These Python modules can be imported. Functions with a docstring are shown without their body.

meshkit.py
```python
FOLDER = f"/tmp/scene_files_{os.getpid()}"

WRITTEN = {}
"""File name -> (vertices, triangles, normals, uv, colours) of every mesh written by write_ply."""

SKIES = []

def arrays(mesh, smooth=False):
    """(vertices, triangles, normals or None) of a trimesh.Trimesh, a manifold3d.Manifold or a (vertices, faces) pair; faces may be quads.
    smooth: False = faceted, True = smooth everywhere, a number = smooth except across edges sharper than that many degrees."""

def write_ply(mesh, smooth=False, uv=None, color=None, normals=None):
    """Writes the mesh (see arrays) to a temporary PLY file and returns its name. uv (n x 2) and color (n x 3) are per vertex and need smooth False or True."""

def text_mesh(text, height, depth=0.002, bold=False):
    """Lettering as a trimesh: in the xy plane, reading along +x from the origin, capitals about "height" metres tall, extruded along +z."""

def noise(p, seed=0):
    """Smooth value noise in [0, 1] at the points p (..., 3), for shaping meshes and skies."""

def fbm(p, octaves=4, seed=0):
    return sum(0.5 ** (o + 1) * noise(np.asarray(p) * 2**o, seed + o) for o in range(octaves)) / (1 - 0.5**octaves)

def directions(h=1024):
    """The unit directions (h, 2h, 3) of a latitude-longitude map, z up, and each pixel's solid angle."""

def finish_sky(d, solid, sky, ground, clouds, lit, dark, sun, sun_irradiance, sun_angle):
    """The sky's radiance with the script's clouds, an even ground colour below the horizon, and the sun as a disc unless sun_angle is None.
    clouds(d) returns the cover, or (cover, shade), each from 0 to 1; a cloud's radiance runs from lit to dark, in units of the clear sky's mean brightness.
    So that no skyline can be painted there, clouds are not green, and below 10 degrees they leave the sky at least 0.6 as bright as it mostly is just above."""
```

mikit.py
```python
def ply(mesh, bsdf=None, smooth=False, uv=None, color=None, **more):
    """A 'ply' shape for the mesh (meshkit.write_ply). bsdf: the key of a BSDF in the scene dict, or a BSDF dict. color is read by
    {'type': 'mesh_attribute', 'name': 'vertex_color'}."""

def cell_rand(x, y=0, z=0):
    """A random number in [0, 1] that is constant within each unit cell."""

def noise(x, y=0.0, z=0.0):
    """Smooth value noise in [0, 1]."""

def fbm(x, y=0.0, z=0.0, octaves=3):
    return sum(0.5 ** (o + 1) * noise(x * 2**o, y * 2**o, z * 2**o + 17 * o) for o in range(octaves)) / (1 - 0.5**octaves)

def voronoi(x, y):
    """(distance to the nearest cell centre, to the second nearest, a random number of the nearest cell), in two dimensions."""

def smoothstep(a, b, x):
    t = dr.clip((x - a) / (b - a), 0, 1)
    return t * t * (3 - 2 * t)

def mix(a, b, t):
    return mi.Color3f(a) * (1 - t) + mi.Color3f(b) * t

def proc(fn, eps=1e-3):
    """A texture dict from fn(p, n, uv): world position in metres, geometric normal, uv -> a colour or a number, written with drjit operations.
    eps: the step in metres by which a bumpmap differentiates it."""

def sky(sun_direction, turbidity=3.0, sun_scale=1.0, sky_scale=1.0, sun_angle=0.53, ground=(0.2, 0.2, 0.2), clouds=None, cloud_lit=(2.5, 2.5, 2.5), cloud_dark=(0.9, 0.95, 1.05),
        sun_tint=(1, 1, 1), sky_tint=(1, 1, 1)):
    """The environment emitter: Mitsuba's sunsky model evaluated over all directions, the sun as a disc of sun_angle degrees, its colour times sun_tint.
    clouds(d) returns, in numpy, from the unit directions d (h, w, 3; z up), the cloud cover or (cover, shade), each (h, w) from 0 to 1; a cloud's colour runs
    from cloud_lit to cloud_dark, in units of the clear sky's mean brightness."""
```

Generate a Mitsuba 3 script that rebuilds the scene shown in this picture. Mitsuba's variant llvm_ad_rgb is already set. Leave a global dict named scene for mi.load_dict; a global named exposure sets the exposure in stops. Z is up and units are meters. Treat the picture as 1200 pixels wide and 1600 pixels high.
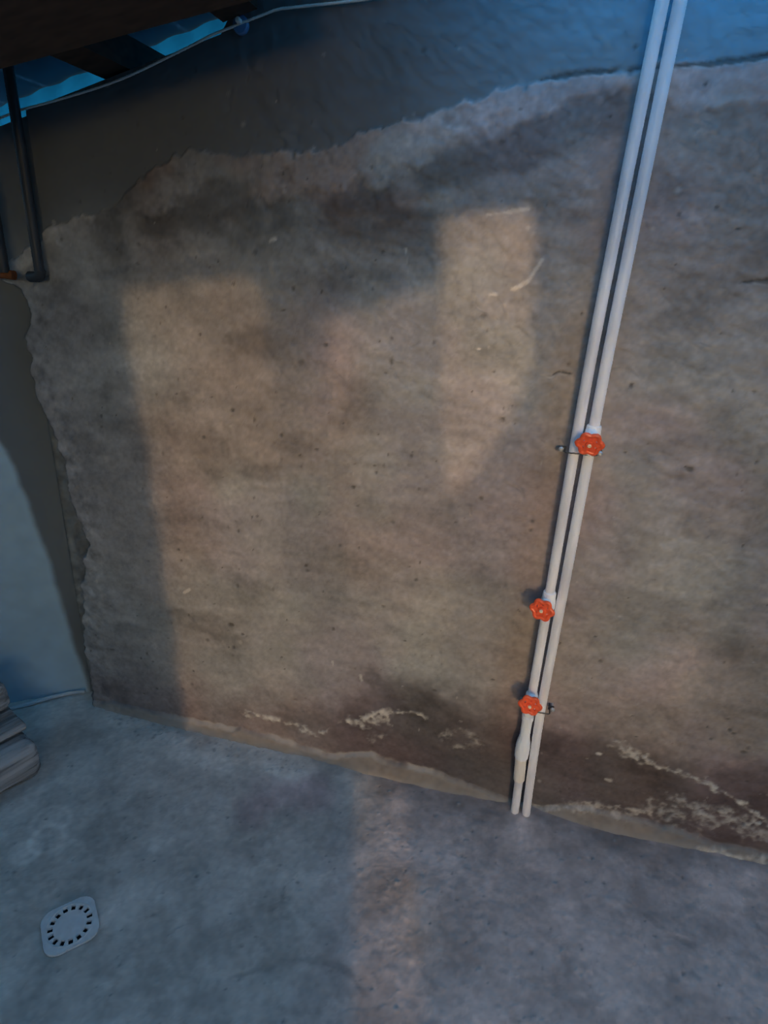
import math
import numpy as np
import trimesh
import manifold3d as m3
import mitsuba as mi
import mikit
import meshkit

T = mi.ScalarTransform4f
scene, labels = {}, {}
rng = np.random.default_rng(7)

# ------------------------------------------------------------------ camera, sky, exposure
CAM = np.array([-0.158, -1.4865, 1.55])
FWD = np.array([-0.20365773, 0.90153321, -0.38178711])
UP = np.array([-0.13815099, 0.35959527, 0.92282476])
scene['camera'] = {
    'type': 'perspective', 'fov_axis': 'x', 'fov': 2 * math.degrees(math.atan(600 / 950.0)),
    'to_world': T().look_at(origin=CAM.tolist(), target=(CAM + FWD).tolist(), up=UP.tolist()),
    'near_clip': 0.01, 'far_clip': 100.0}

SUN = np.array([0.28, -0.96, 0.2126])          # low evening sun, coming in through the window of the wall behind the camera
SX, SZ = 0.28 / 0.96, 0.2126 / 0.96            # drift of a sun ray per metre along y
scene['sky'] = mikit.sky(SUN, turbidity=3.0, sun_scale=0.080, sky_scale=1.2, sun_angle=0.8, ground=(0.12, 0.13, 0.14),
                         sun_tint=(0.91, 0.96, 1.28), sky_tint=(1.06, 1.02, 0.96))
exposure = 4.55

# ------------------------------------------------------------------ materials
def rgb(*c):
    return {'type': 'rgb', 'value': list(c)}


def vcol_bsdf(scale, freq):
    def bump(p, n, uv):
        return mikit.fbm(p.x * freq, p.y * freq, p.z * freq, octaves=4)
    return {'type': 'twosided', 'b': {'type': 'bumpmap', 'arbitrary': mikit.proc(bump, eps=2e-3), 'scale': scale,
            'bsdf': {'type': 'diffuse', 'reflectance': {'type': 'mesh_attribute', 'name': 'vertex_color'}}}}


scene['mat_plaster'] = vcol_bsdf(0.006, 55.0)
scene['mat_floor'] = vcol_bsdf(0.0035, 45.0)


def wood(p, n, uv):
    g = mikit.fbm(p.x * 9 + p.z * 40, p.y * 60, p.z * 60, octaves=4)
    return mikit.mix((0.020, 0.014, 0.011), (0.075, 0.042, 0.028), g)


def old_wood(p, n, uv):
    a = p.x * 0.40 + p.y * 0.92
    b = -p.x * 0.92 + p.y * 0.40
    g = mikit.fbm(a * 5, b * 75, p.z * 75, octaves=4)
    h = mikit.fbm(a * 3, b * 9 + 4, p.z * 9, octaves=2)
    return mikit.mix((0.16, 0.15, 0.15), (0.52, 0.48, 0.47), mikit.smoothstep(0.25, 0.75, g * 0.75 + h * 0.25))


def pipe_dust(p, n, uv):
    g = mikit.fbm(p.x * 30, p.y * 30, p.z * 6, octaves=3)
    return mikit.mix((0.70, 0.68, 0.72), (0.85, 0.84, 0.88), mikit.smoothstep(0.25, 0.6, g))


def grey_dust(p, n, uv):
    g = mikit.fbm(p.x * 60, p.y * 60, p.z * 60, octaves=3)
    return mikit.mix((0.52, 0.53, 0.55), (0.72, 0.73, 0.75), g)


def rust(p, n, uv):
    g = mikit.fbm(p.x * 50, p.y * 50, p.z * 50, octaves=3)
    return mikit.mix((0.05, 0.02, 0.012), (0.30, 0.11, 0.05), g)


def lime(p, n, uv):
    g = mikit.fbm(p.x * 5, p.y * 5, p.z * 5, octaves=4)
    return mikit.mix((0.28, 0.30, 0.33), (0.44, 0.46, 0.48), g)


def two(b):
    return {'type': 'twosided', 'b': b}


scene['mat_wood'] = two({'type': 'principled', 'base_color': mikit.proc(wood), 'roughness': 0.75})
scene['mat_old_wood'] = two({'type': 'diffuse', 'reflectance': mikit.proc(old_wood)})
scene['mat_pipe'] = two({'type': 'principled', 'base_color': mikit.proc(pipe_dust), 'roughness': 0.42, 'specular': 0.45})
scene['mat_fitting'] = two({'type': 'principled', 'base_color': rgb(0.90, 0.92, 0.96), 'roughness': 0.22, 'specular': 0.5})
scene['mat_cream'] = two({'type': 'principled', 'base_color': rgb(0.86, 0.80, 0.72), 'roughness': 0.4})
scene['mat_orange'] = two({'type': 'principled', 'base_color': rgb(0.92, 0.125, 0.045), 'roughness': 0.38, 'specular': 0.5})
scene['mat_screw'] = two({'type': 'principled', 'base_color': rgb(0.85, 0.66, 0.48), 'roughness': 0.3})
scene['mat_drain'] = two({'type': 'principled', 'base_color': mikit.proc(grey_dust), 'roughness': 0.5})
scene['mat_black'] = two({'type': 'diffuse', 'reflectance': rgb(0.012, 0.013, 0.015)})
scene['mat_steel'] = two({'type': 'principled', 'base_color': rgb(0.03, 0.033, 0.04), 'roughness': 0.55})
scene['mat_wire'] = two({'type': 'principled', 'base_color': rgb(0.10, 0.09, 0.085), 'roughness': 0.4, 'metallic': 0.7})
scene['mat_zinc'] = two({'type': 'principled', 'base_color': rgb(0.60, 0.60, 0.60), 'roughness': 0.35, 'metallic': 0.6})
scene['mat_rust'] = two({'type': 'diffuse', 'reflectance': mikit.proc(rust)})
scene['mat_cable'] = two({'type': 'principled', 'base_color': rgb(0.75, 0.74, 0.70), 'roughness': 0.4})
scene['mat_blue_plastic'] = two({'type': 'principled', 'base_color': rgb(0.10, 0.22, 0.42), 'roughness': 0.35})
scene['mat_lime'] = two({'type': 'diffuse', 'reflectance': mikit.proc(lime)})
scene['mat_seam'] = two({'type': 'diffuse', 'reflectance': rgb(0.55, 0.56, 0.58)})
scene['mat_sheet'] = {'type': 'principledthin', 'base_color': rgb(0.24, 0.52, 0.72), 'roughness': 0.5, 'diff_trans': 1.5, 'spec_trans': 0.0}
scene['mat_clear_sheet'] = {'type': 'principledthin', 'base_color': rgb(0.20, 0.64, 0.99), 'roughness': 0.5, 'diff_trans': 1.9, 'spec_trans': 0.0}
scene['mat_tarp'] = {'type': 'principledthin', 'base_color': rgb(0.020, 0.34, 0.72), 'roughness': 0.5, 'diff_trans': 1.25, 'spec_trans': 0.0}
scene['mat_light_screen'] = two({'type': 'diffuse', 'reflectance': rgb(0.16, 0.12, 0.08)})
scene['mat_outer'] = two({'type': 'diffuse', 'reflectance': rgb(0.24, 0.23, 0.22)})


# ------------------------------------------------------------------ helpers
def put(key, mesh, mat, smooth=False, label=None, category=None, group=None, kind=None, color=None, uv=None):
    scene[key] = mikit.ply(mesh, mat, smooth=smooth, color=color, uv=uv)
    d = {}
    for k, v in (('label', label), ('category', category), ('group', group), ('kind', kind)):
        if v:
            d[k] = v
    if d:
        labels[key] = d


def tag(key, label, category, group=None):
    labels[key] = {'label': label, 'category': category}
    if group:
        labels[key]['group'] = group


def box(x0, x1, y0, y1, z0, z1):
    m = trimesh.creation.box((x1 - x0, y1 - y0, z1 - z0))
    m.apply_translation(((x0 + x1) / 2, (y0 + y1) / 2, (z0 + z1) / 2))
    return m


def tube(points, r, n=16, cap=True):
    """A round tube along a polyline."""
    P = np.asarray(points, float)
    R = np.broadcast_to(np.asarray(r, float), (len(P),))
    t = np.gradient(P, axis=0)
    t /= np.linalg.norm(t, axis=1, keepdims=True)
    a = np.array([0, 0, 1.0]) if abs(t[0][2]) < 0.9 else np.array([1.0, 0, 0])
    V = []
    for p, d, q in zip(P, t, R):
        u = np.cross(d, a)
        u /= np.linalg.norm(u)
        w = np.cross(d, u)
        an = np.arange(n) * 2 * np.pi / n
        V.append(p + q * (np.cos(an)[:, None] * u + np.sin(an)[:, None] * w))
    V = np.vstack(V)
    F = []
    for i in range(len(P) - 1):
        for j in range(n):
            k = (j + 1) % n
            F += [[i * n + j, i * n + k, (i + 1) * n + k], [i * n + j, (i + 1) * n + k, (i + 1) * n + j]]
    if cap:
        b = len(V)
        V = np.vstack([V, P[:1], P[-1:]])
        e = (len(P) - 1) * n
        for j in range(n):
            k = (j + 1) % n
            F += [[b, k, j], [b + 1, e + j, e + k]]
    return trimesh.Trimesh(V, F, process=False)


def lathe(profile, base, axis, n=32):
    """Revolve (radius, height) pairs about an axis from base."""
    m = trimesh.creation.revolve(np.asarray(profile, float), sections=n)
    ax = np.asarray(axis, float) / np.linalg.norm(axis)
    M = trimesh.geometry.align_vectors([0, 0, 1], ax)
    m.apply_transform(M)
    m.apply_translation(base)
    return m


def plm(x, z, line):
    """Distance of points to a polyline, in the plane."""
    L = np.asarray(line, float)
    if len(L) == 1:
        return np.hypot(x - L[0, 0], z - L[0, 1])
    d = np.full(x.shape, 9.0)
    for (ax, az), (bx, bz) in zip(L[:-1], L[1:]):
        ux, uz = bx - ax, bz - az
        t = np.clip(((x - ax) * ux + (z - az) * uz) / (ux * ux + uz * uz), 0, 1)
        d = np.minimum(d, np.hypot(x - ax - t * ux, z - az - t * uz))
    return d


def sm(a, b, x):
    t = np.clip((x - a) / (b - a), 0, 1)
    return t * t * (3 - 2 * t)


def nz(x, z, f, octaves=4, seed=0):
    return meshkit.fbm(np.stack([x * f, z * f, np.full_like(x, 3.7 + seed * 11.3)], -1), octaves=octaves, seed=seed)


def grid_faces(nu, nv, flip=False):
    i, j = np.meshgrid(np.arange(nu - 1), np.arange(nv - 1), indexing='ij')
    a = (i * nv + j).ravel()
    q = np.stack([a, a + nv, a + nv + 1, a + 1], 1)
    f = np.vstack([q[:, [0, 1, 2]], q[:, [0, 2, 3]]])
    return f[:, ::-1] if flip else f


def blend(c, col, w):
    return c * (1 - w[..., None]) + np.asarray(col) * w[..., None]


def roof_z(x):
    return 1.83 + 0.27 * (np.asarray(x, float) + 1.53)


RIDGE = -0.55
LIFT = 0.13                                     # the roof stands this far above the sloping head of the wall

# ------------------------------------------------------------------ the plastered wall in view


def sheet_z(x):
    """Height of the roof sheets: up to the ridge, then gently down."""
    x = np.asarray(x, float)
    return roof_z(np.minimum(x, RIDGE)) + LIFT - 0.13 * np.maximum(x - RIDGE, 0)


COAT_TOP = [(-1.70, 1.47), (-1.468, 1.561), (-1.374, 1.595), (-1.284, 1.628), (-1.176, 1.688), (-1.12, 1.717), (-1.055, 1.758), (-0.955, 1.77), (-0.795, 1.756), (-0.687, 1.77), (-0.598, 1.796), (-0.485, 1.821), (-0.404, 1.848), (-0.326, 1.862), (-0.276, 1.884), (-0.215, 1.903), (-0.131, 1.913), (-0.036, 1.917), (0.033, 1.921), (0.089, 1.924), (0.164, 1.931), (0.25, 1.95), (1.6, 2.05)]
COAT_LOW = [(-1.70, 1.40), (-1.477, 1.514), (-1.284, 1.623), (-1.138, 1.63), (-1.063, 1.67), (-0.96, 1.68), (-0.845, 1.683), (-0.717, 1.671), (-0.535, 1.697), (-0.478, 1.721), (-0.411, 1.775), (-0.344, 1.791), (-0.306, 1.811), (-0.231, 1.838), (-0.146, 1.86), (-0.051, 1.871), (0.049, 1.846), (0.103, 1.862), (0.147, 1.868), (0.208, 1.847), (1.6, 1.80)]
CRACK = [(-0.221, 1.901), (-0.155, 1.911), (-0.083, 1.915), (0.033, 1.921), (0.089, 1.924), (0.164, 1.932), (0.20, 1.940)]
DARK1 = [(-1.25, 1.58), (-1.192, 1.60), (-0.964, 1.61), (-0.717, 1.63), (-0.52, 1.66)]
DARK2 = [(-0.43, 1.73), (-0.30, 1.765), (-0.20, 1.80), (-0.08, 1.845)]
LIP = [(-1.60, 0.012), (-1.442, 0.032), (-1.161, 0.042), (-0.919, 0.05), (-0.803, 0.043), (-0.689, 0.033), (-0.611, 0.028), (-0.491, 0.067), (-0.448, 0.053), (-0.291, 0.061), (-0.10, 0.020), (0.05, 0.012), (0.146, 0.042), (0.25, 0.050), (0.36, 0.052), (0.55, 0.03), (0.8, 0.03), (1.6, 0.03)]
EFF = [([(-0.94, 0.118), (-0.847, 0.129), (-0.779, 0.12), (-0.707, 0.105)], 0.013, 1.0), ([(-0.675, 0.10), (-0.603, 0.168), (-0.56, 0.185), (-0.478, 0.238), (-0.378, 0.271), (-0.327, 0.262)], 0.011, 0.9),
       ([(-0.56, 0.185), (-0.50, 0.20), (-0.46, 0.215)], 0.026, 0.9), ([(-0.50, 0.13), (-0.46, 0.155)], 0.016, 0.5),
       ([(0.235, 0.30), (0.30, 0.282)], 0.022, 0.7), ([(0.302, 0.279), (0.348, 0.262), (0.40, 0.258), (0.436, 0.252), (0.508, 0.228), (0.56, 0.206), (0.61, 0.178), (0.68, 0.13)], 0.014, 1.0),
       ([(0.13, 0.052), (0.20, 0.065), (0.26, 0.075), (0.33, 0.075)], 0.024, 0.65), ([(0.36, 0.10), (0.47, 0.10), (0.58, 0.12), (0.72, 0.10)], 0.040, 0.62), ([(0.42, 0.15), (0.55, 0.15), (0.64, 0.14)], 0.03, 0.55),
       ([(0.516, 0.014), (0.611, 0.016), (0.75, 0.027)], 0.009, 0.9), ([(-0.272, 0.204), (-0.217, 0.244), (-0.164, 0.209)], 0.018, 0.45), ([(-0.23, 0.17), (-0.18, 0.19)], 0.014, 0.4),
       ([(0.01, 0.006), (0.08, 0.022), (0.13, 0.042)], 0.008, 0.6)]
SCR = [([(-0.477, 1.578), (-0.463, 1.501)], 0.0040, 0.8), ([(-0.169, 1.57), (-0.194, 1.523), (-0.225, 1.505)], 0.0035, 0.55), ([(-0.275, 1.49), (-0.262, 1.491)], 0.006, 0.7), ([(-0.30, 1.653), (-0.215, 1.668)], 0.004, 0.5),
       ([(0.18, 0.262), (0.186, 0.262)], 0.006, 0.8), ([(0.222, 0.176), (0.23, 0.176)], 0.008, 0.6), ([(-0.289, 1.368), (-0.284, 1.368)], 0.004, 0.9), ([(-0.812, 1.580), (-0.798, 1.584)], 0.005, 0.8),
       ([(-0.63, 0.40), (-0.628, 0.385)], 0.004, 0.7), ([(-0.54, 0.37), (-0.535, 0.35)], 0.004, 0.7), ([(-1.125, 0.55), (-1.105, 0.565)], 0.004, 0.6)]
CRK = [([(-0.132, 1.325), (-0.112, 1.322), (-0.095, 1.334), (-0.072, 1.33)], 0.0045, 0.75), ([(-0.682, 1.337), (-0.60, 1.348), (-0.549, 1.346), (-0.47, 1.352)], 0.005, 0.22), ([(-0.46, 1.355), (-0.43, 1.372)], 0.008, 0.25),
       ([(0.235, 1.545), (0.262, 1.55), (0.29, 1.553)], 0.004, 0.7), ([(-0.05, 1.915), (-0.06, 1.90)], 0.008, 0.5)]
EDGE = [(-1.532, 0.0), (-1.55, 0.048), (-1.539, 0.284), (-1.517, 0.515), (-1.493, 0.602), (-1.452, 0.666), (-1.495, 0.749), (-1.515, 0.874), (-1.509, 0.937), (-1.549, 1.071), (-1.57, 1.127), (-1.575, 1.228), (-1.567, 1.291), (-1.527, 1.363), (-1.56, 1.425), (-1.618, 1.445)]

xs = np.concatenate([np.arange(-1.70, 0.78, 0.004), np.arange(0.78, 1.6001, 0.02)])
ts = np.concatenate([np.linspace(0, 1, 520)])
X, Tt = np.meshgrid(xs, ts, indexing='ij')
Z = -0.02 + Tt * ((roof_z(X) + (sheet_z(X) - roof_z(X)) * np.clip((X + 0.92) / 0.12, 0, 1)) - 0.006 + 0.02)

e = np.array(EDGE)
wob = (nz(X, Z, 30, 4, 5) - 0.5) * 0.05
xe = np.interp(Z, e[:, 1], e[:, 0]) + wob
inner = sm(-0.006, 0.012, X - xe)                       # 1 on the plaster coat, 0 beyond its broken edge
above = sm(1.448, 1.460, Z + (nz(X, Z, 25, 3, 8) - 0.5) * 0.012)
inner = np.where(Z > 1.46, sm(-1.70, -1.69, X), inner)
recess = above * sm(-1.452, -1.468, X)                     # thinner coat behind the steel poles: leaves a ledge
top_l = np.interp(X, *np.array(COAT_TOP).T) + (nz(X, Z, 14, 4, 2) - 0.5) * 0.07 + (nz(X, Z, 60, 3, 6) - 0.5) * 0.022
low_l = np.interp(X, *np.array(COAT_LOW).T) + (nz(X, Z, 10, 4, 3) - 0.5) * 0.17 + (nz(X, Z, 50, 3, 7) - 0.5) * 0.03
upper = sm(-0.004, 0.006, Z - top_l)
band = sm(-0.012, 0.012, Z - low_l) * (1 - upper) * (1 - 0.75 * sm(0.56, 0.68, nz(X * 0.8, Z * 1.3, 13, 4, 9)))
lip_l = np.interp(X, *np.array(LIP).T) + (nz(X, Z, 40, 3, 4) - 0.5) * 0.016 + (nz(X, Z, 9, 3, 10) - 0.5) * 0.03
fil = sm(0.006, -0.004, Z - lip_l)
n1, n2, n3 = nz(X, Z, 3.2, 4, 20), nz(X, Z, 9, 4, 21), nz(X, Z, 60, 3, 22)
streak = nz(X * 0.35, Z, 12, 4, 30)
out = 0.006 * (n1 - 0.5) + 0.003 * (n2 - 0.5) + 0.0012 * (n3 - 0.5)
out = out + 0.004 * band * (0.5 + nz(X, Z, 25, 3, 33)) - 0.003 * upper
rough_l = sm(-1.36, -1.47, X - (xe + 1.5) * 0.6) * (1 - above)
out = out + rough_l * (nz(X, Z, 45, 4, 40) - 0.5) * 0.012
out = out + fil * (0.010 + 0.35 * np.clip(lip_l - Z, 0, 0.08))
out = out - 0.028 * recess - 0.065 * (1 - inner)

plaster = np.array([0.332, 0.304, 0.292])
c = np.broadcast_to(plaster, X.shape + (3,)).copy()
warm = sm(0.35, 0.65, nz(X, Z, 2.4, 3, 50))
c *= (1 + 0.10 * (warm[..., None] - 0.5) * np.array([1.0, -0.35, -0.9]))
pink = sm(0.45, 0.75, nz(X, Z, 3.6, 3, 51))
c *= (1 + pink[..., None] * np.array([0.03, -0.03, 0.03]))
c *= (0.70 + 0.60 * n1)[..., None]
c *= (0.80 + 0.40 * n2)[..., None]
c *= (0.76 + 0.48 * streak)[..., None]
c *= (0.80 + 0.40 * n3)[..., None]
n4 = nz(X, Z, 115, 2, 23)
c *= (0.78 + 0.44 * n4)[..., None]
trowel = nz(X * 0.25, Z + 0.05 * np.sin(X * 3), 45, 3, 24)
c *= (0.86 + 0.28 * trowel)[..., None]
blot = sm(0.52, 0.72, nz(X, Z * 1.6, 7, 4, 52))
c *= (1 - 0.26 * blot)[..., None]
grey = sm(-1.10, -1.30, X + (n1 - 0.5) * 0.2)
lum = c.mean(-1, keepdims=True)
c = c * (1 - 0.75 * grey[..., None]) + lum * np.array([0.99, 1.0, 1.02]) * 0.75 * grey[..., None]
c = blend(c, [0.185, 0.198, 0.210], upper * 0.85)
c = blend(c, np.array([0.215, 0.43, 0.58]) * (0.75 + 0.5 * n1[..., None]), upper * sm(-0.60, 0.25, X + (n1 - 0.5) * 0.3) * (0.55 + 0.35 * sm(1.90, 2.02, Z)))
c *= (1 + 0.36 * band * (0.5 + n2))[..., None]
patchy = sm(0.36, 0.60, nz(X, Z, 11, 4, 60))
c *= (1 - 0.40 * sm(0.10, 0.02, plm(X, Z, DARK1)) * patchy * (1 - band) * (1 - upper))[..., None]
c *= (1 - 0.34 * sm(0.055, 0.02, plm(X, Z, DARK2) + (n2 - 0.5) * 0.06) * (1 - band) * (1 - upper))[..., None]
# shade under the eaves painted into the colour, with brown mottling
eave_shade = sm(1.50, 1.66, Z + (n1 - 0.5) * 0.25) * sm(-0.05, -0.55, X + (n1 - 0.5) * 0.3)
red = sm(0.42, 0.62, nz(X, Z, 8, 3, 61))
c *= (1 - eave_shade[..., None] * (0.30 + (1 - upper)[..., None] * np.stack([0.0 * red, 0.10 * red, 0.14 * red], -1)))
# damp foot of the wall
moist_l = np.interp(X, [-1.6, -1.524, -1.123, -0.712, -0.55, -0.42, -0.383, -0.15, 0.015, 0.155, 0.283, 0.455, 0.611, 1.6],
                    [0.15, 0.18, 0.20, 0.25, 0.31, 0.37, 0.38, 0.34, 0.353, 0.367, 0.332, 0.312, 0.334, 0.35])
moist = sm(0.10, -0.10, Z - moist_l + (n1 - 0.5) * 0.30 + (n2 - 0.5) * 0.16)
strong = 0.26 + 0.32 * sm(-0.75, -0.45, X)
c = blend(c, c * np.array([1.0, 0.93, 0.95]), moist)
c *= (1 - strong * moist)[..., None]
mr = sm(0.12, -0.12, plm(X, Z, [(0.52, 0.40), (0.50, 0.70), (0.60, 1.0)]) - 0.10 + (n1 - 0.5) * 0.25)
c *= (1 - 0.25 * mr)[..., None]
# brown wash beside the pipes
br = sm(0.085, 0.0, np.abs(X + 0.085) + (n1 - 0.5) * 0.05) * sm(0.05, 0.3, Z) * sm(1.75, 1.3, Z)
c *= (1 - br[..., None] * np.array([0.02, 0.08, 0.15]))
ft = (0.55 + 0.5 * nz(X, Z, 16, 4, 90) + 0.4 * nz(X, Z, 60, 3, 91))[..., None]
c = blend(c, np.array([0.30, 0.268, 0.235]) * ft, fil * 0.75)
c = blend(c, [0.36, 0.345, 0.33], fil * sm(0.035, 0.0, Z - 0.05 * (nz(X, Z, 10, 4, 92) - 0.45)) * 0.6)
lipw = sm(0.012, 0.002, np.abs(Z - lip_l - 0.003)) * sm(0.30, 0.55, nz(X, Z, 18, 3, 70)) * np.where(X < -0.25, 1.0, 0.4) * sm(-1.3, -1.1, X)
c = blend(c, [0.50, 0.45, 0.40], lipw * 0.7)
salt = nz(X, Z, 80, 3, 80)
for line, w, a in EFF:
    d = plm(X, Z, line) + (nz(X, Z, 70, 3, 81) - 0.5) * w * 2.2 + (nz(X, Z, 22, 3, 82) - 0.5) * 0.03
    k = sm(w * 1.1, w * 0.1, d) * sm(0.30, 0.75, salt) * a * 1.1
    c = blend(c, [0.62, 0.58, 0.53], k)
    out = out + 0.003 * k
for line, w, a in SCR:
    c = blend(c, [0.62, 0.58, 0.54], sm(w, w * 0.2, plm(X, Z, line) + (n3 - 0.5) * w * 1.8 + (n2 - 0.5) * 0.01) * a * sm(0.02, 0.45, nz(X, Z, 70, 2, 86)))
for line, w, a in CRK + [(CRACK, 0.0050, 0.75)]:
    k = sm(w, w * 0.3, plm(X, Z, line) + (n3 - 0.5) * w * 1.6 + (n2 - 0.5) * 0.012) * a * sm(0.22, 0.5, nz(X, Z, 28, 3, 85))
    c = blend(c, [0.07, 0.065, 0.06], k)
    out = out - 0.004 * k
# pits and flecks
ix, iz = X.shape
for k in range(620):
    px, pz, r = rng.uniform(-1.55, 0.75), rng.uniform(0.08, 2.0), rng.uniform(0.0022, 0.0075) * rng.choice([0.7, 1, 1.3])
    s0, s1 = np.searchsorted(xs, [px - 0.03, px + 0.03])
    sub = (slice(s0, s1), slice(None))
    d = np.hypot((X[sub] - px) * rng.uniform(0.7, 1.6), (Z[sub] - pz) * rng.uniform(0.7, 1.4)) + (n3[sub] - 0.5) * r
    w = sm(r, r * 0.3, d) * rng.uniform(0.35, 0.85)
    if k % 4 == 0:
        c[sub] = blend(c[sub], [0.52, 0.48, 0.44], w * 0.6)
    else:
        c[sub] = blend(c[sub], [0.10, 0.09, 0.085], w)
        out[sub] -= 0.003 * w
strip = 1 - inner
c = blend(c, [0.15, 0.15, 0.15], strip * 0.9)
c *= (1 + rough_l * (nz(X, Z, 38, 4, 41) - 0.45) * 0.9)[..., None]
c = np.clip(c, 0.02, 0.85)
Y = -out
V = np.stack([X, Y, Z], -1).reshape(-1, 3)
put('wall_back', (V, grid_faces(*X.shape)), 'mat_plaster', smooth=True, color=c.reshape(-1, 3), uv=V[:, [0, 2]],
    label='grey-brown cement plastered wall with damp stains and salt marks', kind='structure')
core = trimesh.creation.extrude_polygon(__import__('shapely').Polygon([(-1.70, -0.02), (1.6, -0.02), (1.6, sheet_z(1.6) - 0.01), (RIDGE, sheet_z(RIDGE) - 0.01), (-0.85, sheet_z(-0.85) - 0.01), (-0.88, roof_z(-0.88) - 0.01), (-1.70, roof_z(-1.70) - 0.01)]), 0.12)
core.apply_transform(np.array([[1, 0, 0, 0], [0, 0, -1, 0.21], [0, 1, 0, 0], [0, 0, 0, 1.0]]))
put('wall_back__core', core, 'mat_outer')

# ------------------------------------------------------------------ floor
fx = np.concatenate([np.arange(-2.6, -1.75, 0.02), np.arange(-1.75, 0.75, 0.005), np.arange(0.75, 1.65, 0.03)])
fy = np.concatenate([np.arange(-3.05, -1.05, 0.03), np.arange(-1.05, 0.06, 0.005)])
FX, FY = np.meshgrid(fx, fy, indexing='ij')
m1, m2, mf = nz(FX, FY, 2.6, 4, 100), nz(FX, FY, 8, 4, 101), nz(FX, FY, 50, 3, 102)
FZ = 0.008 * (m1 - 0.5) + 0.0018 * (m2 - 0.5) + 0.0012 * (mf - 0.5)
FZ += 0.018 * sm(-0.22, 0.02, FY) * (0.4 + m2) * 0.6
flat = sm(0.16, 0.09, np.hypot(FX + 1.066, FY + 0.69))
FZ = FZ * (1 - flat)
f0 = np.array([0.54, 0.50, 0.465])
fc = np.broadcast_to(f0, FX.shape + (3,)).copy()
fc *= (0.70 + 0.60 * m1)[..., None] * (0.70 + 0.60 * m2)[..., None] * (0.80 + 0.40 * mf)[..., None] * (0.78 + 0.44 * nz(FX, FY, 95, 2, 103))[..., None]
mott = sm(0.40, 0.62, nz(FX, FY, 16, 4, 104))
fc *= (0.92 + 0.16 * mott)[..., None]
warmf = sm(-0.62, -0.3, FX + (m1 - 0.5) * 0.35)
fc *= (1 + warmf[..., None] * np.array([0.02, -0.10, -0.10]))
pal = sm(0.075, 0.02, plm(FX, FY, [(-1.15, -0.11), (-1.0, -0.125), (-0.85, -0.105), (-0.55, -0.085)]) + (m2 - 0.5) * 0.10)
fc *= (1 + 0.28 * pal)[..., None]
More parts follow.
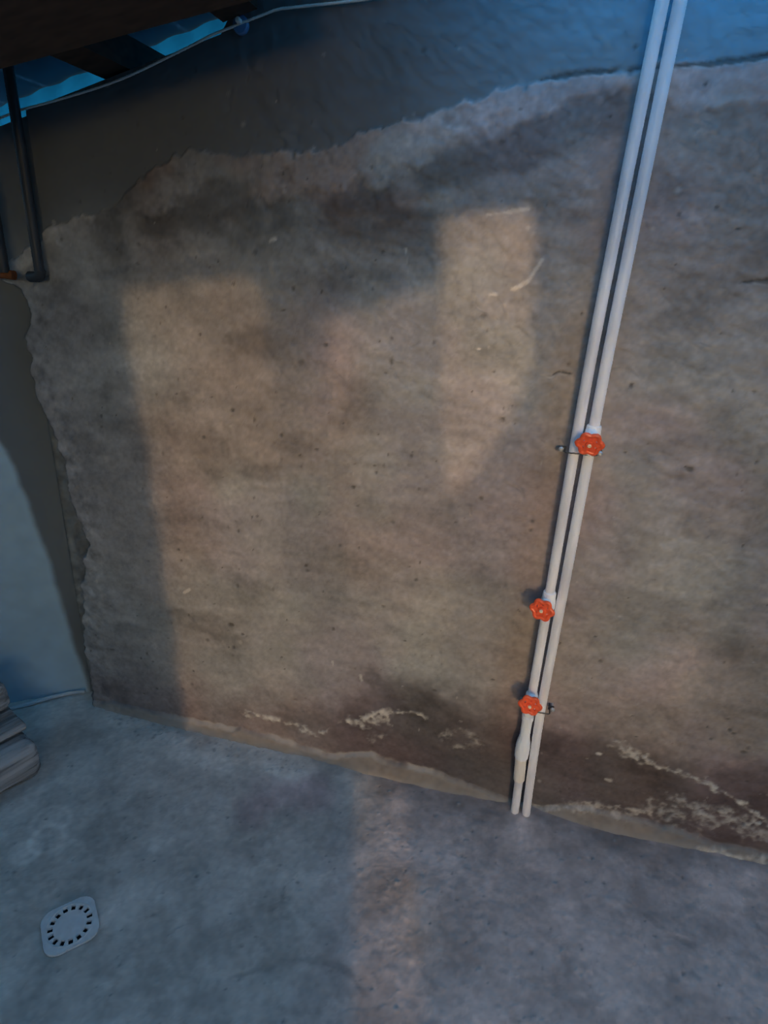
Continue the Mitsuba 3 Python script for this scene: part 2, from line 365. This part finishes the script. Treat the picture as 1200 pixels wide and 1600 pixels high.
pk = sm(0.10, 0.02, plm(FX, FY, [(-0.80, -0.24), (-0.74, -0.17), (-0.66, -0.15)]) + (m2 - 0.5) * 0.12)
fc *= (1 - pk[..., None] * np.array([0.10, 0.20, 0.15]))
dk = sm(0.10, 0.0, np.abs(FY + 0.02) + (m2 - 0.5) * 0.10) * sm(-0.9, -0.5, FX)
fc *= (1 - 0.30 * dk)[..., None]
bs = sm(0.10, 0.0, plm(FX, FY, [(-0.283, -0.367), (-0.241, -0.492)]) + (m2 - 0.5) * 0.12)
fc *= (1 - bs[..., None] * np.array([0.05, 0.12, 0.20]))
for (px, py, r) in [(-1.325, -0.552, 0.035), (-1.296, -0.502, 0.045), (-1.21, -0.518, 0.03), (-1.33, -0.45, 0.05)]:
    d = np.hypot(FX - px, (FY - py) * 1.0) + (mf - 0.5) * 0.012
    fc *= (1 + 0.22 * sm(0.014, 0.002, np.abs(d - r)) + 0.08 * sm(r, r * 0.5, d))[..., None]
for line, w, a in [([(-0.578, -0.404), (-0.605, -0.45), (-0.597, -0.493), (-0.614, -0.515)], 0.006, 0.22), ([(-0.247, -0.298), (-0.265, -0.352), (-0.263, -0.40), (-0.28, -0.45)], 0.006, 0.22),
                   ([(-0.75, -0.72), (-0.653, -0.698), (-0.539, -0.63), (-0.46, -0.60), (-0.395, -0.60), (-0.33, -0.64)], 0.009, 0.18), ([(0.331, -0.263), (0.379, -0.3), (0.431, -0.31), (0.47, -0.34)], 0.008, 0.2)]:
    k = sm(w, w * 0.2, plm(FX, FY, line) + (mf - 0.5) * w * 1.5 + (m2 - 0.5) * 0.02) * sm(0.35, 0.55, nz(FX, FY, 30, 2, 110)) * a
    fc *= (1 - k)[..., None]
    FZ -= 0.003 * k
for k in range(520):
    if k < 80:
        px = rng.uniform(-1.45, -0.7)
        py = -0.035 - 0.06 * (px + 1.45) + rng.normal(0, 0.018)
        r = rng.uniform(0.003, 0.009)
    else:
        px, py, r = rng.uniform(-1.5, 0.7), rng.uniform(-0.95, 0.0), rng.uniform(0.002, 0.006)
    s0, s1 = np.searchsorted(fx, [px - 0.04, px + 0.04])
    sub = (slice(s0, s1), slice(None))
    d = np.hypot(FX[sub] - px, FY[sub] - py) + (mf[sub] - 0.5) * r
    w = sm(r * 1.2, r * 0.2, d) * rng.uniform(0.4, 0.9)
    up = rng.random() < 0.3
    fc[sub] = blend(fc[sub], [0.50, 0.50, 0.50] if up else [0.10, 0.10, 0.11], w * 0.7)
    FZ[sub] += (0.004 if up else -0.002) * w
fc = np.clip(fc, 0.02, 0.85)
V = np.stack([FX, FY, FZ], -1).reshape(-1, 3)
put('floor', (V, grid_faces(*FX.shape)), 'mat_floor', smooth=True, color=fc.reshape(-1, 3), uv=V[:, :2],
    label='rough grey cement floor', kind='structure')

# ------------------------------------------------------------------ left wall, set at an angle to the plastered one
A0, DL, NL = np.array([-1.585, 0.055]), np.array([-0.87, -0.50]) / math.hypot(0.87, 0.50), np.array([0.50, -0.87]) / math.hypot(0.87, 0.50)
us = np.concatenate([np.arange(0, 0.45, 0.006), np.arange(0.45, 1.05, 0.03)])
zs = np.arange(-0.02, 1.62, 0.008)
U, ZL = np.meshgrid(us, zs, indexing='ij')
hl = 0.010 * (nz(U, ZL, 3, 4, 200) - 0.5) + 0.003 * (nz(U, ZL, 20, 4, 201) - 0.5)
pl = A0 + U[..., None] * DL + hl[..., None] * NL
lc = np.broadcast_to(np.array([0.40, 0.52, 0.61]), U.shape + (3,)).copy()
lc *= (0.75 + 0.5 * nz(U, ZL, 4, 4, 203))[..., None] * (0.9 + 0.2 * nz(U, ZL, 25, 3, 204))[..., None]
# shade in the corner and towards the top, painted into the colour
corner_shade = sm(0.012, -0.012, U - np.interp(ZL, [0, 0.10, 0.35, 0.65, 0.95, 1.15, 1.3], [0.0, 0.02, 0.04, 0.075, 0.125, 0.24, 0.5]) + (nz(U, ZL, 9, 3, 205) - 0.5) * 0.03)
lc = blend(lc, [0.135, 0.135, 0.135], corner_shade * 0.9)
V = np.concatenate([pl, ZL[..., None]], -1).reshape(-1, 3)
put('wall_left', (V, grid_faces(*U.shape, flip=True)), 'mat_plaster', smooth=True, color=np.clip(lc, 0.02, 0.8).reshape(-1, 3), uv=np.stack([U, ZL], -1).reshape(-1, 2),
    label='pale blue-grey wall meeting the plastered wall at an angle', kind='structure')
E0 = A0 + 1.04 * DL
w2 = box(E0[0] - 0.1, E0[0] + 0.0, -3.05, E0[1] + 0.05, -0.02, 1.62)
put('wall_left_side', w2, 'mat_lime', label='low side wall beyond the angled wall', kind='structure')
seam_pts = np.array([(-1.590, 0.030, 0.030), (-1.64, 0.008, 0.026), (-1.69, -0.028, 0.022), (-1.745, -0.072, 0.014), (-1.80, -0.115, 0.008)])
seam_pts[:, 0] += 0.0
put('wall_left__mortar_seam', tube(seam_pts, [0.006, 0.007, 0.007, 0.009, 0.006], 10), 'mat_seam', smooth=50, label='pale ridge of mortar along the foot of the wall')

# ------------------------------------------------------------------ unseen walls that shape the light
FYW = -3.0
wx0, wx1 = -1.30 + SX * 3.0, 0.80 + SX * 3.0      # window of the wall behind the camera
wz0, wz1 = 0.45, 2.36
front = trimesh.util.concatenate([box(-2.6, wx0, FYW - 0.12, FYW, -0.02, 2.95), box(wx1, 3.2, FYW - 0.12, FYW, -0.02, 2.95),
                                  box(wx0, wx1, FYW - 0.12, FYW, -0.02, wz0), box(wx0, wx1, FYW - 0.12, FYW, wz1, 2.95)])
put('wall_front', front, 'mat_outer', label='wall with a wide window behind the camera', kind='structure')
put('wall_right', box(1.58, 1.70, -3.05, 0.1, -0.02, 2.83), 'mat_outer', label='right side wall', kind='structure')


def cover(x, z):
    """Density of the added screen that shapes the sun patches, 0 open to 1 shut, at a point named by where its sun ray meets the plastered wall."""
    def inside(poly):
        import shapely
        return shapely.contains_xy(shapely.Polygon(poly), x, z)
    c = 0.67 + 0.33 * sm(1.10, 1.50, z) + 0.0 * x
    c = np.where(x > -0.25, 0.70 + 0.30 * sm(1.3, 1.75, z), c)
    c = np.where(inside([(-1.235, 1.435), (-0.833, 1.494), (-0.798, 1.064), (-0.755, 0.45), (-0.74, -0.03), (-1.153, -0.03), (-1.199, 0.977)]), 0.555, c)
    c = np.where(inside([(-0.666, 1.40), (-0.387, 1.498), (-0.35, 1.28), (-0.308, 0.98), (-0.278, 0.47), (-0.449, 0.45), (-0.574, 0.603), (-0.621, 0.901)]), 0.54, c)
    c = np.where(inside([(-0.385, 1.639), (-0.205, 1.664), (-0.163, 1.357), (-0.19, 1.218), (-0.308, 0.985), (-0.356, 1.28)]), 0.0, c)
    c = np.where(inside([(0.37, -0.3), (0.37, 0.70), (0.375, 0.95), (0.45, 1.05), (0.9, 1.1), (0.9, -0.3)]), 0.82, c)
    c = np.where(z < 0.0, np.where(x < -0.54, 1.0, np.where(x < -0.37, 0.25, 0.72)), c)
    c = np.where(x < np.interp(z, [0, 1.0, 1.435], [-1.153, -1.199, -1.235]), 1.0, c)
    return c


px_, pitch = np.arange(-1.31, 0.82, 0.015), 0.014
V, F = [], []  # added unseen screen of slats, gaps shaped to cast the sun patches
for z in np.arange(wz0 - SZ * 3.0, wz1 - SZ * 3.0, pitch):
    cc = cover(px_, np.full_like(px_, z))
    for k in range(len(px_) - 1):
        a = min(cc[k], cc[k + 1]) if cc[k] * cc[k + 1] == 0 else (cc[k] + cc[k + 1]) / 2
        if a <= 0.01:
            continue
        b = len(V)
        x0, x1, z0, h = px_[k] + SX * 3.0, px_[k + 1] + SX * 3.0, z + SZ * 3.0, a * pitch
        V += [(x0, FYW - 0.02, z0), (x1, FYW - 0.02, z0), (x1, FYW - 0.02, z0 + h), (x0, FYW - 0.02, z0 + h)]
        F += [(b, b + 1, b + 2), (b, b + 2, b + 3)]
put('added_screen_1', trimesh.Trimesh(V, F, process=False), 'mat_light_screen', label='added slatted screen behind the camera, its gaps shaped to cast the sun patches', kind='structure')

# ------------------------------------------------------------------ roof: blue translucent sheets, dark boards, rafter, battens
def slab(x0, x1, y0, y1, lo, hi):
    """A slab that follows the roof's pitch, lo to hi above the sheets."""
    v = [(x, y, float(sheet_z(x)) + t) for x in (x0, x1) for y in (y0, y1) for t in (lo, hi)]
    return trimesh.Trimesh(*(lambda m: (m.vertices, m.faces))(trimesh.convex.convex_hull(np.array(v))), process=False)


def main_z(x):
    return roof_z(x) + LIFT


def sheet(key, a, b, y0, y1, mat, zf, **more):
    za, zb = float(zf(a)), float(zf(b))
    put(key, trimesh.Trimesh([(a, y0, za), (b, y0, zb), (b, y1, zb), (a, y1, za)], [(0, 1, 2), (0, 2, 3)], process=False), mat, **more)


YS = -1.0                                        # front edge of the low roof strip over the plastered wall
sheet('ceiling', -2.60, -1.80, -3.1, 0.26, 'mat_sheet', main_z, label='pitched roof of blue translucent sheets', kind='structure')
sheet('ceiling__roof_sheet', -1.80, -1.02, -3.1, 0.26, 'mat_sheet', main_z)
sheet('ceiling__roof_sheet_001', -1.02, RIDGE, -3.1, 0.26, 'mat_sheet', main_z)
for k, (a, b) in enumerate(((RIDGE, 0.05), (0.05, 0.85), (0.85, 1.75))):
    sheet('ceiling__roof_sheet_%03d' % (k + 2), a, b, -3.1, YS, 'mat_sheet', main_z)
sheet('ceiling__rooflight', RIDGE, 1.60, YS, 0.26, 'mat_clear_sheet', sheet_z, label='paler translucent strip')
put('ceiling__step', trimesh.Trimesh([(RIDGE, YS, float(sheet_z(RIDGE))), (1.70, YS, float(sheet_z(1.70))), (1.70, YS, float(main_z(1.70)))], [(0, 1, 2)], process=False), 'mat_wood')
n = 0
for x0 in np.arange(-2.011, -0.60, 0.146):
    put('ceiling__roof_board' + ('' if n == 0 else '_%03d' % n), slab(x0, x0 + 0.142, -3.1, 0.55, 0.03, 0.055), 'mat_wood')
    n += 1
tx = np.linspace(-2.0, -0.80, 60)
TX, TZ = np.meshgrid(tx, np.linspace(0, 1, 8), indexing='ij')
tv = np.stack([TX, 0.235 + 0.012 * np.sin(TX * 23) * (1 - TZ) + 0.006 * np.sin(TX * 61 + 1), roof_z(TX) - 0.12 + TZ * (0.12 + LIFT - 0.003)], -1).reshape(-1, 3)
put('tarp', (tv, grid_faces(60, 8)), 'mat_tarp', smooth=True, label='blue translucent tarp closing the gap above the wall in the top left corner', category='tarp')


def prism(p0, p1, side, down):
    """A timber between two points given on one long edge."""
    v = [np.asarray(p) + a * np.asarray(side) + b * np.asarray(down) for p in (p0, p1) for a in (0, 1) for b in (0, 1)]
    return trimesh.convex.convex_hull(np.array(v))


pitch_d = np.array([1, 0.0, 0.27]) / math.hypot(1, 0.27)
r0, r1 = np.array([-1.156, -0.385, 1.831]), np.array([-0.711, -0.283, 1.951])
dr_ = (r1 - r0)
put('rafter', prism(r0 - 2.0 * dr_, r1 + 0.3 * dr_, (0.03, -0.24, 0.0), (0.0, 0, 0.225)), 'mat_wood',
    label='dark brown timber rafter crossing the top left corner under the blue roof', category='rafter')
put('roof_batten', slab(-1.235, -1.165, -0.39, 0.20, -0.127, -0.060), 'mat_wood',
    label='short dark batten from the rafter down to the wall', category='batten')
put('roof_batten_001', slab(-0.905, -0.825, -0.36, -0.012, -0.124, -0.004), 'mat_wood',
    label='dark batten beside the blue cable clip at the top of the wall', category='batten')

# ------------------------------------------------------------------ two white water pipes
def pipe_line(pts):
    """Smooth slightly bent run through (x, z) points at the pipes' distance from the wall."""
    P = np.array(pts, float)
    from scipy.interpolate import PchipInterpolator
    zz = np.linspace(P[0, 1], P[-1, 1], 40)
    return np.stack([PchipInterpolator(P[:, 1], P[:, 0])(zz), np.full(40, -0.036), zz], 1)


LEFT = [(-0.0225, -0.01), (-0.0265, 0.137), (-0.0320, 0.22), (-0.0345, 0.30), (-0.0325, 0.41), (-0.0335, 0.75), (-0.0355, 1.25), (-0.0290, 1.7), (-0.0170, 2.125)]
RIGHT = [(0.0125, -0.01), (0.0045, 0.19), (-0.0015, 0.45), (-0.0010, 0.84), (-0.0012, 1.26), (0.0035, 1.65), (0.0115, 2.118)]


def on(pipe, z):
    p = pipe_line(pipe)
    return np.array([np.interp(z, p[:, 2], p[:, 0]), -0.036, z])


PR = 0.0124
put('water_pipe', tube(pipe_line(LEFT), PR, 24), 'mat_pipe', smooth=40, label='left of the two white plastic water pipes, with a wide coupling near the floor', category='pipe')
put('water_pipe_001', tube(pipe_line(RIGHT), PR, 24), 'mat_pipe', smooth=40, label='right of the two white plastic water pipes, straight down to the floor', category='pipe')
zl = lambda a, b: np.array(on(LEFT, b) - on(LEFT, a))
put('water_pipe__socket', lathe([(0.0, 0), (0.0155, 0.0), (0.0165, 0.002), (0.0165, 0.088), (0.0125, 0.094), (0, 0.094)], on(LEFT, 0.137), zl(0.137, 0.23)), 'mat_cream', smooth=35, label='cream sleeve below the coupling')
put('water_pipe__coupling', lathe([(0, 0), (0.0182, 0.0), (0.0198, 0.004), (0.0206, 0.02), (0.0206, 0.045), (0.0185, 0.062), (0.0155, 0.078), (0.0147, 0.085), (0.0147, 0.136), (0.0168, 0.142), (0.0168, 0.154), (0, 0.154)], on(LEFT, 0.222), zl(0.222, 0.38)), 'mat_fitting', smooth=35, label='shiny white bulging coupling')


def handwheel(c, axis):
    ax = np.asarray(axis, float) / np.linalg.norm(axis)
    import shapely
    an = np.linspace(0, 2 * np.pi, 145)[:-1]
    r = 0.0270 + 0.0030 * np.cos(6 * an)
    poly = shapely.Polygon(np.stack([r * np.cos(an), r * np.sin(an)], 1))
    for k in range(6):
        a = (k + 0.5) * np.pi / 3
        poly = poly.difference(shapely.Point(0.0175 * math.cos(a), 0.0175 * math.sin(a)).buffer(0.0040))
    m = trimesh.creation.extrude_polygon(poly, 0.006, engine='earcut')
    m.apply_translation((0, 0, -0.003))
    rim = []
    for k in range(97):
        a = k * 2 * np.pi / 96
        rr = 0.0250 + 0.0030 * math.cos(6 * a)
        rim.append((rr * math.cos(a), rr * math.sin(a), 0.0))
    ring = tube(rim, 0.0052, 10, cap=False)
    hub = trimesh.creation.revolve([(0, -0.012), (0.009, -0.012), (0.010, 0.004), (0.0085, 0.0065), (0, 0.0065)], sections=24)
    m = trimesh.util.concatenate([m, ring, hub])
    scr = trimesh.creation.revolve([(0, 0.0), (0.0048, 0.0), (0.0048, 0.0082), (0.0035, 0.0095), (0, 0.0095)], sections=16)
    zx = np.cross([0, 0, 1.0], ax)
    zx /= np.linalg.norm(zx)
    M = np.eye(4)
    M[:3, :3] = np.stack([zx, np.cross(ax, zx), ax], 1)
    for q in (m, scr):
        q.apply_transform(M)
        q.apply_translation(c)
    return m, scr


def valve(key, pipe, z, wheel_c, axis, label):
    p = on(pipe, z)
    up = np.array(on(pipe, z + 0.05) - on(pipe, z - 0.05))
    up /= np.linalg.norm(up)
    ax = np.asarray(axis, float) / np.linalg.norm(axis)
    wc = np.asarray(wheel_c, float)
    L = (wc[1] + 0.036) / ax[1]
    b0 = wc - L * ax
    body = lathe([(0, -0.034), (0.0160, -0.034), (0.0170, -0.031), (0.0170, -0.016), (0.0190, -0.011), (0.0190, 0.011), (0.0170, 0.016), (0.0170, 0.031), (0.0160, 0.034), (0, 0.034)], p, up)
    put(key + '__body', body, 'mat_fitting', smooth=35)
    bon = lathe([(0, 0), (0.0150, 0.0), (0.0150, L - 0.026), (0.0120, L - 0.022), (0.0120, L - 0.015), (0.006, L - 0.013), (0.006, L - 0.006), (0, L - 0.006)], b0, ax)
    put(key + '__bonnet', bon, 'mat_fitting', smooth=35)
    m, s = handwheel(wc, ax)
    put(key + '__handwheel', m, 'mat_orange', smooth=35, label='orange lobed handwheel')
    put(key + '__handwheel__screw', s, 'mat_screw', smooth=35)
    tag(key, label, 'valve', 'orange-handled valves on the pipes')


valve('stop_valve', RIGHT, 1.190, (-0.0085, -0.082, 1.191), (-0.10, -1, -0.42), 'white valve with orange handwheel on the right pipe, highest of the three')
valve('stop_valve_001', LEFT, 0.745, (-0.0490, -0.085, 0.750), (-0.30, -1, -0.05), 'white valve with orange handwheel on the left pipe, middle of the three')
valve('stop_valve_002', LEFT, 0.420, (-0.0365, -0.082, 0.448), (-0.08, -1, 0.0), 'white valve with orange handwheel just above the coupling, lowest of the three')


def clip(key, z, x0, x1, label):
    y = -0.0500
    put(key + '__band', tube([(x0, -0.001, z), (x0, y + 0.006, z), (x0 + 0.004, y, z), (x1 - 0.004, y, z), (x1, y + 0.006, z), (x1, -0.001, z)], 0.0017, 8), 'mat_wire', smooth=50)
    for k, x in enumerate((x0 - 0.007, x1 + 0.008)):
        s = '' if k == 0 else '_001'
        put(key + '__screw' + s, lathe([(0, 0), (0.0028, 0), (0.0028, 0.022), (0.0062, 0.024), (0.0062, 0.028), (0.003, 0.031), (0, 0.031)], (x, 0.0, z), (0, -1, 0.0), 14), 'mat_zinc', smooth=35)
        put(key + '__lug' + s, box(min(x, x0 if k == 0 else x1) - 0.004, max(x, x0 if k == 0 else x1) + 0.004, -0.022, -0.018, z - 0.006, z + 0.006), 'mat_steel')
    tag(key, label, 'pipe clip', 'wire clips holding the pipes')


clip('pipe_clip', 1.157, -0.0575, 0.0160, 'thin dark wire clip holding both pipes just below the highest orange valve')
clip('pipe_clip_001', 0.405, -0.0500, 0.0225, 'thin dark wire clip around the pipes beside the lowest orange valve')

# ------------------------------------------------------------------ floor drain
def rounded(w, r, n=8):
    import shapely
    return shapely.box(-w / 2 + r, -w / 2 + r, w / 2 - r, w / 2 - r).buffer(r, quad_segs=n)


def place(m, ang, loc):
    m.apply_transform(trimesh.transformations.rotation_matrix(ang, [0, 0, 1]))
    m.apply_translation(loc)
    return m


import shapely
DC, DA = (-1.0676, -0.6922, 0.0), math.radians(47)
plate = rounded(0.122, 0.032)
for k in range(15):
    a = k * 2 * np.pi / 15
    slot = shapely.affinity.rotate(shapely.box(0.0375, -0.0052, 0.0500, 0.0052).buffer(-0.0015).buffer(0.0015), math.degrees(a), origin=(0, 0))
    plate = plate.difference(slot)
ringp = shapely.Point(0, 0).buffer(0.0545, quad_segs=24).difference(shapely.Point(0, 0).buffer(0.0528, quad_segs=24))
put('floor_drain__plate', place(trimesh.creation.extrude_polygon(plate, 0.006, engine='earcut'), DA, (DC[0], DC[1], 0.003)), 'mat_drain')
put('floor_drain__rim', place(trimesh.creation.extrude_polygon(ringp, 0.0018, engine='earcut'), DA, (DC[0], DC[1], 0.009)), 'mat_drain')
put('floor_drain__shade_disc', place(trimesh.creation.cylinder(0.052, 0.002, sections=40), DA, (DC[0], DC[1], 0.0022)), 'mat_black', label='flat black disc standing for the shade below the slots')  # black disc stands in for the unlit hollow under the slots
tag('floor_drain', 'square white plastic floor drain with a ring of slots', 'drain')

# ------------------------------------------------------------------ steel poles, cable, timbers
def pole(key, x, y, z0, z1, r, label, lean=0.0):
    put(key + '__shaft', tube([(x, y, z0), (x + lean, y, z1)], r, 16), 'mat_steel', smooth=40)
    tag(key, label, 'pole', 'dark steel poles in the corner')


pole('steel_pole', -1.461, -0.022, 1.476, 1.966, 0.0125, 'dark steel pole in the top left corner, the longer and nearer to the plaster')
put('steel_pole__foot', trimesh.util.concatenate([tube([(-1.459, -0.020, 1.480), (-1.463, -0.020, 1.468), (-1.475, -0.018, 1.462), (-1.500, -0.016, 1.461)], 0.0135, 14)]), 'mat_steel', smooth=40)
pole('steel_pole_001', -1.566, -0.030, 1.468, 1.935, 0.0135, 'dark steel pole at the very left edge, on a rusty foot')
put('steel_pole_001__foot', tube([(-1.62, -0.024, 1.464), (-1.575, -0.024, 1.464), (-1.545, -0.020, 1.462)], 0.012, 12), 'mat_rust', smooth=40, label='rusty orange foot')

cab = [(-1.75, 1.772), (-1.527, 1.830), (-1.35, 1.864), (-1.192, 1.899), (-1.05, 1.944), (-0.894, 2.004), (-0.868, 2.020), (-0.75, 2.028), (-0.607, 2.036), (-0.50, 2.046), (-0.30, 2.07)]
from scipy.interpolate import PchipInterpolator
ca = np.array(cab)
cx = np.linspace(-1.75, -0.30, 90)
cz = PchipInterpolator(ca[:, 0], ca[:, 1])(cx)
put('cable', tube(np.stack([cx, np.full(90, -0.008), np.minimum(cz, roof_z(cx) - 0.006)], 1), 0.0028, 8), 'mat_cable', smooth=50,
    label='thin white cable strung along the top of the wall', category='cable')
put('cable_clip__pad', lathe([(0, 0), (0.018, 0), (0.018, 0.006), (0.015, 0.009), (0, 0.009)], (-0.868, 0.0, 2.002), (0, -1, 0)), 'mat_blue_plastic', smooth=35)
put('cable_clip__knob', lathe([(0, 0), (0.006, 0), (0.006, 0.012), (0.004, 0.015), (0, 0.015)], (-0.868, -0.007, 2.006), (0, -1, 0.1)), 'mat_cable', smooth=35, label='white knob')
tag('cable_clip', 'small blue clip with a white knob pinning the cable to the wall', 'clip')


def timber(p0, p1, w, h, roll, seed, rnd=0.018, bend=0.0):
    """A weathered timber with worn, rounded edges and ends between two axis points."""
    p0, p1 = np.array(p0, float), np.array(p1, float)
    L = np.linalg.norm(p1 - p0)
    sph = trimesh.creation.icosphere(2, rnd).vertices
    pts = np.vstack([sph + np.array([a * (w / 2 - rnd), b * (h / 2 - rnd), cc]) for a in (-1, 1) for b in (-1, 1) for cc in (rnd, L - rnd)])
    m = m3.Manifold.hull_points(pts).refine_to_length(0.010)
    mm = m.to_mesh()
    v = np.array(mm.vert_properties[:, :3], float)
    d = np.stack([meshkit.fbm(v * [22, 22, 5] + 9 * k + seed, 3, seed + k) - 0.5 for k in range(3)], -1)
    v = v + d * [0.016, 0.016, 0.010] + np.stack([meshkit.noise(v * [110, 110, 7] + 3, seed + 9) - 0.5, meshkit.noise(v * [110, 110, 7] + 30, seed + 8) - 0.5, 0 * v[:, 0]], -1) * 0.007
    ax = (p1 - p0) / L
    s = np.cross([0, 0, 1], ax)
    s /= np.linalg.norm(s)
    u = np.cross(ax, s)
    s, u = s * math.cos(roll) + u * math.sin(roll), u * math.cos(roll) - s * math.sin(roll)
    return trimesh.Trimesh(p0 + v[:, :1] * s + v[:, 1:2] * u + v[:, 2:] * ax, np.array(mm.tri_verts), process=False)


put('timber', timber((-1.550, -0.275, 0.060), (-1.720, -0.665, 0.060), 0.17, 0.115, 0.0, 3, 0.030), 'mat_old_wood', smooth=50,
    label='thick weathered grey timber with a rounded end, lowest of the pile in the left corner', category='timber')
put('timber_001', timber((-1.600, -0.250, 0.143), (-1.770, -0.645, 0.143), 0.14, 0.026, 0.02, 4, 0.010), 'mat_old_wood', smooth=50,
    label='flat grey board lying on top of the thick timber in the left corner', category='board')
put('timber_002', timber((-1.645, -0.230, 0.216), (-1.815, -0.620, 0.216), 0.085, 0.095, 0.3, 5, 0.030), 'mat_old_wood', smooth=50,
    label='short grey timber end on top of the pile at the left edge', category='timber')
